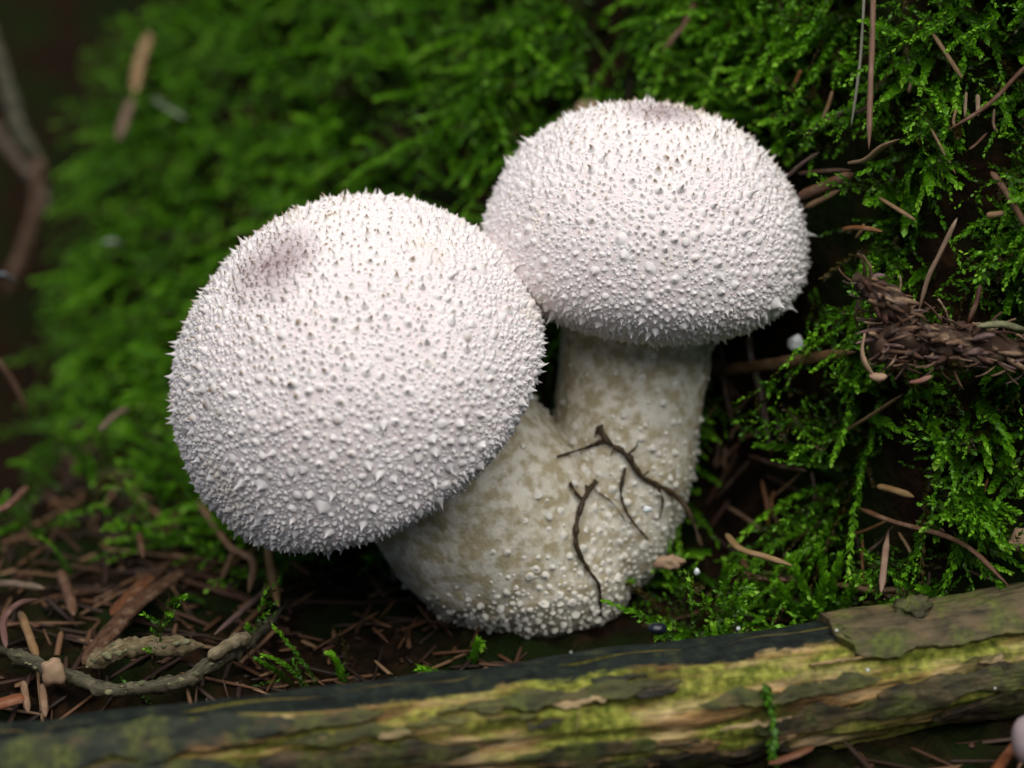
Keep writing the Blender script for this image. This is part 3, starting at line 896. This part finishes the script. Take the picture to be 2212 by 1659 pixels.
def shoot_px(pts, label, group, wl=.12, nl=70, lift=1.15, seed=0, bright=.25):
    lift += .35
    d0 = min(hit(p[0], p[1], lift) for p in (pts[0], pts[-1]))
    Q = [at(p[0], p[1], min(d0, hit(p[0], p[1], lift)) - .1 * i) for i, p in enumerate(pts)]
    moss_shoot([Q[0] + Vector((0, .5, .05))] + Q, 1, nl, label, group, wl, seed, bright)
HANG = 'thick bright green moss shoot hanging down above the smaller puffball'
for i, pts in enumerate([[(1655, 70), (1610, 130), (1585, 195)], [(1680, 75), (1645, 140), (1620, 190)], [(1600, 10), (1625, 50), (1640, 80)],
                         [(1590, 60), (1560, 120), (1520, 225)], [(1690, 110), (1670, 150), (1660, 180)]]):
    shoot_px(pts, HANG, 'moss shoots hanging above the smaller puffball', .14, 90, 1.25, 50 + i, .3)
TOPR = 'slim pale green moss shoot sticking out near the upright pinkish needle'
for i, pts in enumerate([[(2060, 35), (2010, 65), (1965, 92)], [(2150, 40), (2080, 80), (2045, 110)], [(2140, 55), (2110, 75), (2098, 100)],
                         [(2080, 85), (2105, 110), (2118, 118)], [(1960, 165), (2010, 200), (2030, 240)], [(2035, 215), (2045, 265), (2035, 300)]]):
    shoot_px(pts, TOPR, 'moss shoots by the upright needle', .10, 70, 1.2, 70 + i, .3)
ARCH = 'arching bright moss shoot on the bank above the larger puffball'
for i, pts in enumerate([[(660, 110), (720, 100), (800, 115)], [(800, 118), (860, 130), (920, 105)], [(870, 330), (800, 355), (745, 400)],
                         [(1020, 215), (960, 240), (880, 265)], [(940, 300), (880, 310), (830, 340)], [(1060, 225), (1085, 275), (1100, 335)],
                         [(900, 200), (850, 205), (810, 215)], [(1060, 130), (1000, 150), (940, 150)], [(1120, 80), (1160, 120), (1200, 150)]]):
    shoot_px(pts, ARCH, 'moss shoots arching above the larger puffball', .12, 80, 1.2, 90 + i, .3)
shoot_px([(2025, 945), (2035, 975), (2022, 1005)], 'short bright leafy moss tip below the scaly bark twig', None, .14, 70, 1.2, 120, .45)
SPR = 'leafy green moss sprig standing behind the bark edge of the branch'
for i, pts in enumerate([[(1770, 1330), (1780, 1240), (1765, 1180)], [(1790, 1330), (1800, 1260), (1815, 1200)], [(1740, 1330), (1735, 1270), (1705, 1205)],
                         [(1800, 1335), (1830, 1290), (1850, 1250)], [(1725, 1335), (1700, 1290), (1680, 1260)], [(1765, 1340), (1770, 1290), (1785, 1240)]]):
    d = 25.6
    Q = [at(p[0], p[1], d - .1 * k) for k, p in enumerate(pts)]
    moss_shoot(Q, 1, 84, SPR, 'moss sprigs behind the branch', .15, 130 + i, .22)
TIPS = 'spreading tuft of pointed moss leaves above the long bent needle'
for i in range(9):
    a = math.radians(-20 - 17 * i)
    c0 = (2120, 1085); e = (2120 + 85 * math.cos(a), 1085 - 85 * math.sin(a) * .9 - 5)
    shoot_px([c0, ((c0[0] + e[0]) / 2, (c0[1] + e[1]) / 2 - 6), e], TIPS, 'moss tips above the long bent needle', .13, 60, 1.0, 150 + i, .22)
# sprig hanging over the face of the branch
Q = [log_pt(s_of(1652), .95, .06), log_pt(s_of(1655), 1.5, .12), log_pt(s_of(1660), 2.0, .12), log_pt(s_of(1690), 2.4, .12)]
moss_shoot(Q, 1, 90, 'thin green moss sprig hanging over the front of the rotting branch', None, .12, 171, .2)

# ------------------------------------------------------------------ needles, twigs
PK, RB, TN, GY, DB, OR = (.30, .17, .11), (.14, .060, .028), (.30, .18, .085), (.19, .15, .11), (.060, .030, .018), (.22, .085, .022)
def stick(name, pts, width, color, label, cat, group=None, lift=.75, mat='needle', depth=None, taper=(.7, .35), rough=.08, flat=.7, sides=8, buds=0):
    if lift >= .75: lift += .45
    d0 = [hit(p[0], p[1], lift) for p in pts] if depth is None else ([depth] * len(pts) if not hasattr(depth, '__len__') else list(depth))
    if depth is None:
        n = len(pts); L = np.linspace(d0[0], d0[-1], n); d0 = [min(a, b) for a, b in zip(L, d0)]
    Q = [at(p[0], p[1], d) for p, d in zip(pts, d0)]
    n = max(10, (7 if rough < .2 else 20) * len(Q)); C = catmull(Q, n)
    dm = sum(d0) / len(d0); r0 = width * .5 * PXCM * dm
    R = []
    for i in range(n + 1):
        t = i / n
        e = min(1, t / .10 + .2, t / .5 + taper[0]) * min(1, (1 - t) / .16 + .1, (1 - t) / .3 + taper[1])
        R.append(r0 * e * (1 + .12 * noise.noise(C[i] * 2.5)))
    R[0] *= .35; R[-1] *= .3
    V, F, A = tube(C, R, sides, rough, len(C), flat, 6)
    b = C[len(C) // 2]
    me = mk_mesh(name, rel(V, b), F, M[mat], True, {'st': [(a[0], a[1] * .3, 0) for a in A]})
    if sides <= 6: me.set_sharp_from_angle(angle=math.radians(40))
    o = link(name, me, None, b)
    o.color = (*color, 1)
    tag(o, label, cat, group)
    for k in range(buds):
        i = random.randrange(1, n); sz = R[i] * random.uniform(.14, .42)
        p = C[i] + Vector((random.uniform(-.7, .7), -random.uniform(.2, 1), random.uniform(-.1, 1))).normalized() * R[i] * .92 - b
        bm = bmesh.new(); bmesh.ops.create_icosphere(bm, subdivisions=2, radius=1)
        V = [p + Vector((v.co.x * 1.5, v.co.y, v.co.z)) * sz * (1 + .8 * noise.noise(v.co * 2.2 + Vector((k * 3, 0, 0)))) for v in bm.verts]
        F = [tuple(q.index for q in f.verts) for f in bm.faces]; bm.free()
        link('lichen_tuft', mk_mesh('lichen_tuft', V, F, M['lichen'], True), o)
    return o
NG = 'fallen conifer needles'
def needle(pts, wdt, col, label, lift=.8, **k):
    return stick('conifer_needle', pts, wdt * .78, col, label, 'needle', NG, lift, 'needle', **k)
needle([(1887, -40), (1884, 90), (1880, 200), (1877, 325)], 23, PK, 'straight pinkish brown needle standing upright in the moss', 1.5, taper=(1, .9))
needle([(1868, -40), (1862, 80), (1855, 160), (1838, 278)], 12, (.33, .32, .25), 'thin grey green needle beside the upright pinkish needle', 1.45)
stick('bark_strip', [(1725, 425), (1790, 398), (1845, 375)], 34, RB, 'broad reddish brown bark strip poking out behind the smaller cap', 'bark strip', None, 1.2)
stick('bark_strip', [(1740, 448), (1780, 428), (1815, 410)], 18, TN, 'pale tan splinter under the broad bark strip', 'bark strip', None, 1.15)
stick('dead_leaf', [(1832, 352), (1870, 345), (1905, 318), (1945, 300)], 26, (.26, .17, .09), 'curled tan leaf scrap at the foot of the upright needle', 'leaf', None, 1.35, flat=.35)
needle([(1700, 382), (1730, 355), (1770, 328)], 13, (.15, .09, .08), 'purplish thin needle beside the cap edge', 1.25)
needle([(2260, 100), (2200, 160), (2130, 230), (2046, 282)], 18, RB, 'long curved red brown needle entering from the side of the bank', 1.3, taper=(1, .5))
needle([(2140, 370), (2170, 410), (2235, 520)], 24, RB, 'stout red brown needle sloping down among dense moss', 1.25)
needle([(1818, 495), (1860, 492), (1908, 501)], 20, OR, 'short orange brown needle piece lying level', 1.1)
needle([(2130, 466), (2172, 460)], 20, TN, 'tiny tan needle stub', 1.2, flat=.9)
needle([(2068, 470), (2030, 548), (2005, 600), (1984, 675)], 20, (.28, .18, .12), 'pale needle leaning down onto the scaly bark twig', 1.25)
for p in ([(2087, 198), (2084, 255)], [(2112, 203), (2113, 252)]):
    needle(p, 13, (.28, .19, .12), 'small tan needle of the upright pair in deep moss', 1.05)
needle([(1510, -20), (1480, 50), (1455, 80), (1428, 120)], 18, RB, 'brown needle slanting down toward the smaller cap', 1.2)
needle([(1731, 150), (1708, 198)], 15, OR, 'short reddish needle in shade between hanging shoots', 1.0)
stick('dry_twig', [(1555, 800), (1640, 790), (1740, 776), (1850, 760)], 30, (.15, .085, .035), 'smooth brown twig running behind the stem to the scaly bark twig', 'twig', None, 1.0, 'twig', flat=.9, taper=(1, 1))
DN = 'dark needle hanging in the shade beside the plain stem'
needle([(1556, 735), (1565, 836), (1584, 918)], 20, DB, DN, .9)
needle([(1617, 713), (1622, 773), (1644, 853), (1667, 988)], 20, (.075, .042, .028), DN, .9)
needle([(1675, 905), (1700, 960)], 14, DB, DN, .8)
needle([(1815, 938), (1880, 898), (1950, 852)], 16, (.17, .11, .05), 'straight olive brown needle reaching up to the scaly twig', 1.1)
needle([(1594, 948), (1640, 934)], 14, RB, 'short reddish needle crossing the shaded needles', .9)
needle([(1615, 983), (1680, 1004), (1745, 1018)], 18, DB, 'dark needle lying level below the shaded needles', 1.0)
needle([(2118, 615), (2108, 655), (2090, 700)], 22, (.10, .035, .020), 'dark red needle rising from the scaly bark twig', 1.1)
needle([(1855, 1097), (1924, 1125), (2075, 1172), (2182, 1268)], 20, (.15, .070, .035), 'long bent brown needle running down to the branch', 1.0, taper=(1, .3))
needle([(1919, 1147), (1912, 1200), (1903, 1282)], 21, (.30, .19, .13), 'pale pointed needle standing up behind the branch', .75, taper=(.2, .9))
needle([(1568, 1152), (1598, 1185), (1655, 1203), (1712, 1222)], 22, (.32, .20, .085), 'flat straw coloured needle with orange end beside the foot', .75)
needle([(1603, 1203), (1618, 1242), (1660, 1250), (1705, 1254)], 20, (.17, .07, .04), 'bent red brown needle beneath the straw coloured one', .7)
needle([(1805, 1262), (1885, 1275), (1960, 1272)], 24, (.27, .16, .085), 'broad tan needle lying along the back of the branch', .6)
needle([(1870, 1262), (1920, 1285), (1960, 1294)], 18, (.17, .075, .045), 'red brown needle wedged under the pale pointed needle', .6)
needle([(1895, 1050), (1930, 1058), (1975, 1074)], 26, (.30, .18, .07), 'short broad golden brown needle in a dark gap', .9)
needle([(2128, 1310), (2160, 1270)], 11, (.15, .08, .05), 'fine needle end leaning over the knot', .6)
needle([(1740, 1215), (1752, 1165)], 18, (.13, .075, .045), 'blurred brown needle behind the leafy sprigs', .6)
rn = random.Random(31)
for lab, grp, x0, x1, y0, y1, n_, lf in (('thin brown needle in the dark litter beside the plain stem', 'needles beside the stem', 1540, 1760, 760, 1060, 12, .55),
                                 ('brown needle fragment among the moss behind the right part of the branch', 'needle fragments behind the branch', 1540, 2160, 1080, 1270, 12, .6),
                                 ('brown needle scrap in the moss around the upright pinkish needle', 'needle scraps on the upper bank', 1760, 2190, 120, 560, 12, .8)):
    for q in range(n_):
        x = rn.uniform(x0, x1); y = rn.uniform(y0, y1); a = rn.choice((-.5, .3, 1.2, 1.7, 2.4)) + rn.uniform(-.4, .4); l = rn.uniform(18, 60)
        dx, dy = math.cos(a) * l, math.sin(a) * l
        o_ = needle([(x - dx, y - dy), (x + rn.uniform(-6, 6), y + rn.uniform(-6, 6)), (x + dx, y + dy)], rn.uniform(9, 16), rn.choice((RB, DB, OR, TN, (.12, .06, .035), (.2, .12, .07))), lab, lf)
        o_['group'] = grp
# left
needle([(425, 1080), (493, 1176), (546, 1213), (537, 1282)], 22, (.24, .13, .075), 'kinked brown needle hanging below the larger cap', .55, taper=(1, .8))
needle([(577, 1178), (588, 1240), (602, 1312)], 26, (.30, .17, .07), 'broad orange tan needle under the larger cap', .5)
needle([(585, 1266), (520, 1322), (462, 1372)], 18, (.19, .12, .10), 'pinkish grey needle leaning on the lichen covered twigs', .4)
stick('bark_strip', [(400, 1230), (300, 1300), (225, 1380), (178, 1436)], 46, (.10, .050, .026), 'long dark brown bark strip slanting over the litter', 'bark strip', None, .4, 'twig', flat=.35)
stick('bark_strip', [(330, 1240), (280, 1290), (240, 1330)], 40, (.14, .055, .022), 'short reddish bark strip beside the long dark one', 'bark strip', None, .35, 'twig', flat=.35)
stick('dry_twig', [(-40, 1260), (40, 1262), (98, 1272)], 22, (.16, .12, .085), 'grey brown twig end lying in the moss edge', 'twig', None, .4, 'twig')
needle([(13, 1400), (8, 1340), (40, 1305), (85, 1294)], 22, (.17, .085, .07), 'purplish arched needle beside the lichen twig', .5)
needle([(43, 1320), (62, 1370), (82, 1425)], 26, (.27, .16, .07), 'tan needle leaning against the lichen twig', .4)
for p in ([(50, 1470), (61, 1540)], [(91, 1476), (98, 1550)]):
    needle(p, 22, (.24, .14, .08), 'short tan needle standing between the lichen twig and the branch', .3)
needle([(505, 1190), (480, 1250)], 20, (.15, .085, .04), 'short brown needle near the kinked needle', .5)
needle([(130, 1230), (150, 1290), (160, 1330)], 30, (.14, .07, .04), 'dull brown needle in the open litter', .3)
needle([(845, 1190), (852, 1260)], 18, (.12, .075, .04), 'dim needle in the dark gap beside the bulging foot', .5)
stick('lichen_twig', [(-30, 1388), (77, 1433), (160, 1466), (240, 1490), (333, 1483), (400, 1470), (467, 1426), (520, 1400), (583, 1346), (620, 1300)], 32, (.085, .078, .048),
      'long curved grey twig crusted with lichen behind the branch', 'twig', None, .35, 'twig', flat=1, taper=(1, .4), rough=.5, sides=14, buds=34)
stick('lichen_twig', [(185, 1440), (253, 1405), (320, 1396), (443, 1394)], 42, (.19, .15, .08),
      'short thick pale stick with broken end and yellowish lichen', 'twig', None, .45, 'twig', flat=1, taper=(.6, 1), rough=.5, sides=14, buds=16)
stick('lichen_twig', [(450, 1420), (505, 1388), (545, 1380)], 30, (.24, .20, .12), 'stubby pale twig crossing the curved lichen twig', 'twig', None, .5, 'twig', flat=1, rough=.4, sides=12)
# far left, in the hollow
stick('dry_twig', [(-40, 20), (20, 200), (44, 290), (90, 345)], 34, (.09, .09, .06), 'grey green twig leaning in the dark hollow', 'twig', None, 1.2, 'twig', flat=1, depth=37.0, rough=.3, sides=12)
stick('dry_twig', [(-40, 240), (33, 343), (80, 392), (110, 470)], 28, (.11, .085, .065), 'grey twig crossing the grey green one in the hollow', 'twig', None, 1.3, 'twig', flat=1, depth=37.0, rough=.3, sides=12)
stick('dry_twig', [(82, 330), (78, 450), (40, 570), (10, 640)], 34, (.10, .058, .036), 'thick brown twig sloping down out of the hollow', 'twig', None, 1.4, 'twig', flat=1, depth=37.0, rough=.3, sides=12)
stick('bark_strip', [(324, 70), (300, 140), (290, 205)], 27, (.28, .18, .09), 'pale tan bark strip upright in the blurred moss', 'bark strip', None, 1.6, 'twig', flat=.5)
stick('bark_strip', [(284, 215), (268, 260), (255, 305)], 26, (.17, .11, .08), 'grey brown bark strip below the pale tan one', 'bark strip', None, 1.5, 'twig', flat=.5)
stick('dead_leaf', [(330, 210), (365, 235), (402, 256)], 18, (.13, .17, .10), 'pale greenish leaf sliver in the blurred moss', 'leaf', None, 1.6, flat=.3)
stick('dead_leaf', [(225, 525), (245, 520), (262, 528)], 20, (.26, .29, .24), 'whitish leaf sliver on the far moss slope', 'leaf', None, 1.5, flat=.4)
stick('dead_leaf', [(0, 590), (15, 600), (30, 606)], 24, (.30, .34, .38), 'bluish grey leaf scrap at the hollow edge', 'leaf', None, 1.3, flat=.4)
needle([(-20, 760), (30, 830), (60, 900)], 24, (.15, .08, .05), 'blurred brown needle on the shaded moss slope', 1.2)
needle([(60, 1050), (20, 1090), (-20, 1110)], 26, (.17, .085, .055), 'blurred reddish needle low on the moss slope', .9)
needle([(215, 930), (245, 900), (280, 880)], 22, (.17, .12, .08), 'blurred greyish needle half buried in far moss', 1.3)
needle([(300, 1150), (310, 1205)], 20, (.13, .06, .03), 'short brown needle at the moss edge', .7)

# scaly bark twig on the bank
def scaly_twig():
    dep = hit(2000, 700, 1.15) - .6
    b = at(1985, 740, dep)
    o = empty('bark_twig', b); tag(o, 'broken brown twig covered in flaking bark scales lying on the moss', 'twig')
    r_ = random.Random(9)
    def body(pts, R, name, seed):
        C = catmull([at(x, y, dep + dd) for x, y, dd in pts], 30)
        rr = np.interp(np.linspace(0, 1, 31), np.linspace(0, 1, len(R)), [q * PXCM * dep for q in R])
        V, F, A = tube(C, list(rr), 20, .45, seed, 1, 4)
        q = link(name, mk_mesh(name, rel(V, b), F, M['twig'], True, {'st': [(a[0], a[1] * .3, 0) for a in A]}), o)
        q.color = (.075, .043, .028, 1); return C, rr, q
    C1, r1, q1 = body([(1880, 745, 0), (1950, 735, .05), (2060, 745, .05), (2180, 760, 0), (2330, 775, 0)], [38, 50, 46, 34, 30], 'main_stem', 1)
    C2, r2, q2 = body([(1960, 700, 0), (1915, 655, -.1), (1880, 622, -.2), (1850, 595, -.3)], [36, 34, 24, 10], 'broken_stub', 4)
    def scales(C, rr, host, n, seed):
        k = random.Random(seed)
        for _ in range(n):
            i = k.randrange(1, len(C) - 1); T = (C[i + 1] - C[i - 1]).normalized()
            a = k.uniform(0, 6.28); u = T.cross(Vector((0, 0, 1))).normalized(); v = T.cross(u)
            nr = u * math.cos(a) + v * math.sin(a)
            if nr.dot((CAM - C[i]).normalized()) < -.25: continue
            p = C[i] + nr * rr[i] * .93
            ln = k.uniform(.10, .36); wd = k.uniform(.018, .055)
            dr = (T * k.choice((-1, -1, 1)) + nr * k.uniform(.1, 1.0) + Vector((k.uniform(-.4, .4), 0, k.uniform(-.5, .5)))).normalized()
            sv = dr.cross(nr).normalized(); nn = sv.cross(dr)
            V = []; m = 5
            for jj in range(m + 1):
                t = jj / m; ww = wd * math.sin(math.pi * (.18 + .72 * t)) ; cen = p + dr * ln * t + nn * (.035 * math.sin(t * 2.5))
                for sgn, hh in ((-1, 0), (0, .012), (1, 0), (0, -.012)):
                    V.append(cen + sv * ww * sgn + nn * hh)
            F = [(jj * 4 + e, jj * 4 + (e + 1) % 4, (jj + 1) * 4 + (e + 1) % 4, (jj + 1) * 4 + e) for jj in range(m) for e in range(4)]
            F += [(3, 2, 1, 0), tuple(m * 4 + e for e in range(4))]
            s = link('bark_scale', mk_mesh('bark_scale', rel(V, b), F, M['twig'], True, {'st': [(w_[0], w_[2], 0) for w_ in V]}), host)
            s.color = (*k.choice([(.15, .085, .05), (.22, .14, .085), (.10, .05, .035), (.17, .11, .10), (.28, .19, .12), (.055, .035, .028)]), 1)
    scales(C1, r1, q1, 330, 1); scales(C2, r2, q2, 90, 2)
    # pale curled scale at the broken end, lichen further along
    for pts, wdt, m, col in ([[(1868, 720), (1862, 760), (1872, 790), (1888, 812)], 17, 'tan', (.3, .24, .15)], [[(1878, 812), (1900, 815), (1915, 812)], 30, 'tan', (.3, .24, .15)],
                             [[(2110, 705), (2160, 700), (2215, 712)], 26, 'lichen', (.2, .2, .1)], [[(1965, 826), (1990, 822), (2012, 812)], 20, 'twig', (.28, .13, .10)]):
        C = catmull([at(x, y, dep - .32) for x, y in pts], 12)
        R = [wdt * .5 * PXCM * dep * math.sin(math.pi * (.12 + .76 * i / 12)) for i in range(13)]
        V, F, A = tube(C, R, 8, .4, 5, .6, 6)
        s = link('lichen_patch' if m == 'lichen' else 'curled_scale', mk_mesh('scale', rel(V, b), F, M[m], True, {'st': A}), o); s.color = (*col, 1)
scaly_twig()

# ------------------------------------------------------------------ small things
def blob(name, p, size, mat, label, cat, group=None, rough=.2, seed=0, sub=3):
    bm = bmesh.new(); bmesh.ops.create_icosphere(bm, subdivisions=sub, radius=1)
    V = [];
    for v in bm.verts:
        k = 1 + rough * noise.noise(v.co * 1.4 + Vector((seed, 0, 0))) + rough * .4 * noise.noise(v.co * 4 + Vector((seed, 5, 0)))
        V.append((v.co.x * size[0] * k, v.co.y * size[1] * k, v.co.z * size[2] * k))
    F = [tuple(x.index for x in f.verts) for f in bm.faces]; bm.free()
    o = link(name, mk_mesh(name, V, F, M[mat], True), None, p); tag(o, label, cat, group); return o
blob('cut_twig', at(115, 1452, hit(115, 1452, .5)), (.15, .12, .17), 'tan', 'pinkish tan broken twig end on the lichen twig', 'twig', None, .4, 3)
d = 22.4
blob('pebble', at(2236, 1598, d), (.26, .30, .30), 'stone', 'smooth pale pinkish pebble on the ground before the branch', 'pebble', None, .1, 1)
blob('dead_leaf', at(2215, 1172, hit(2200, 1172, .9)), (.22, .16, .15), 'tan', 'beige lobed leaf scrap beside the pointed moss tuft', 'leaf', None, .5, 4)
blob('tan_lump', at(1272, 245, hit(1272, 245, .9)), (.22, .2, .2), 'tan', 'round tan lump peeping out behind the smaller cap', 'lump', None, .15, 6)
blob('white_crumb', at(1720, 742, hit(1720, 742, 1.1)), (.10, .09, .11), 'white', 'bright white crumb above the smooth brown twig', 'crumb', None, .3, 7)
blob('white_crumb', at(1505, 1235, 25.4), (.035, .03, .045), 'white', 'tiny white crumb beside the warty foot', 'crumb', None, .4, 8, 2)
blob('white_crumb', at(1398, 1100, 25.3), (.06, .05, .045), 'white', 'small white crumb caught on the forked rootlet', 'crumb', None, .4, 9, 2)
blob('dead_leaf', at(1448, 1215, 25.6), (.16, .10, .10), 'tan', 'pinkish leaf crumb beside the foot of the puffballs', 'leaf', None, .6, 10)
blob('dark_seed', at(2115, 1098, hit(2115, 1098, 1.15)), (.12, .12, .12), 'seed', 'round blackish seed lodged in the pointed moss tuft', 'seed', None, .1, 11)
blob('dark_seed', at(1420, 1358, 24.6), (.12, .09, .07), 'seed', 'glossy dark blue seed behind the branch', 'seed', None, .1, 12)
for px, th, sz in ((1640, -.05, .022), (1873, .98, .020), (1832, .32, .016), (2135, 1.5, .013), (1262, .05, .012)):
    blob('water_drop', log_pt(s_of(px), th, .09 if px > 1838 else .07), (sz, sz, sz), 'white', 'tiny drop with its glint painted white on the bark of the branch', 'drop', 'drops on the branch', .05, 13, 2)  # opaque white colour stands in for each drop's highlight
for px, py, lf in ((1405, 1330, 1.0), (1215, 1320, .6), (1110, 780, 1.0)):
    pass
# fine straw on the branch
stick('grass_fibre', [(1255, 1512), (1250, 1550), (1243, 1590)], 5, (.36, .26, .10), 'fine golden fibre stuck to the front of the branch', 'fibre', None, 0, 'needle',
      depth=(log_pt(s_of(1250), 1.3, .12) - CAM).dot(FWD))
stick('dead_leaf', [(2210, 1590), (2170, 1640), (2140, 1680)], 26, (.22, .075, .03), 'rusty orange needle beside the pinkish pebble', 'leaf', None, .25)
stick('dead_leaf', [(1660, 1650), (1720, 1630), (1760, 1610)], 24, (.20, .08, .04), 'reddish leaf edge on the ground below the moss sprig', 'leaf', None, .2, flat=.4)
stick('dead_leaf', [(-30, 1530), (20, 1515), (60, 1505)], 44, (.24, .08, .03), 'rust brown leaf lying behind the dark end of the branch', 'leaf', None, .3, flat=.4)

# loose crumbs and needle bits in the litter: one mass
def litter():
    g = np.random.default_rng(77)
    n = 5200
    x = g.uniform(-12, 10, n); y = g.uniform(-7, 13, n); z = height(x, y)
    bd = np.abs(-(x - LA.x) * LT.y + (y - LA.y) * LT.x)
    k = (bd > .7) & (np.hypot(x - .7, y - .2) > 1.25) & (g.uniform(0, 1, n) > .88 * sstep(-.4, 1.2, y - foot(x))) & ((x < 1.5) | (g.uniform(0, 1, n) < .4))
    x, y, z = x[k], y[k], z[k]; n = len(x)
    gr = gradh(x, y); nr = unit(np.concatenate([-gr, np.ones((n, 1))], 1))
    dirv = unit(np.cross(nr, g.normal(size=(n, 3))) + nr * g.normal(0, .18, (n, 1)))
    u = unit(np.cross(dirv, nr)); v = np.cross(dirv, u)
    fr = np.stack([u, v, dirv], 2)
    sides = 5; PV = []; PF = []
    for t, r in ((-.5, .3), (-.42, 1), (.1, 1), (.42, .7), (.5, .1)):
        for j in range(sides): PV.append((math.cos(j * 6.2832 / sides) * r + .6 * t * t, .6 * math.sin(j * 6.2832 / sides) * r, t))
    for i in range(4):
        for j in range(sides):
            q = (j + 1) % sides; PF += [(i * sides + j, i * sides + q, (i + 1) * sides + q), (i * sides + j, (i + 1) * sides + q, (i + 1) * sides + j)]
    sc = np.stack([g.uniform(.018, .045, n), g.uniform(.018, .045, n), g.choice([.12, .25, .6, 1.1], n) * g.uniform(.7, 1.3, n)], -1)
    V, F = batch(np.array(PV), np.array(PF), np.stack([x, y, z + .05], -1), fr, sc)
    m, nt, b = new_mat('litter_bits', .6, .3)
    c = ramp(nt, attr(nt, 'shade').outputs['Fac'], [(0, (.018, .010, .006)), (.35, (.040, .019, .010)), (.65, (.085, .038, .017)), (.88, (.14, .075, .036)), (1, (.24, .15, .08))])
    setc(nt, b, c)
    o = link('needle_litter', mk_mesh('needle_litter', V, F, m, True, {'shade': np.repeat(g.uniform(0, 1, n) ** 1.3, len(PV))}))
    tag(o, 'brown needle litter and crumbs strewn over the forest floor', 'litter', None, 'stuff')
litter()
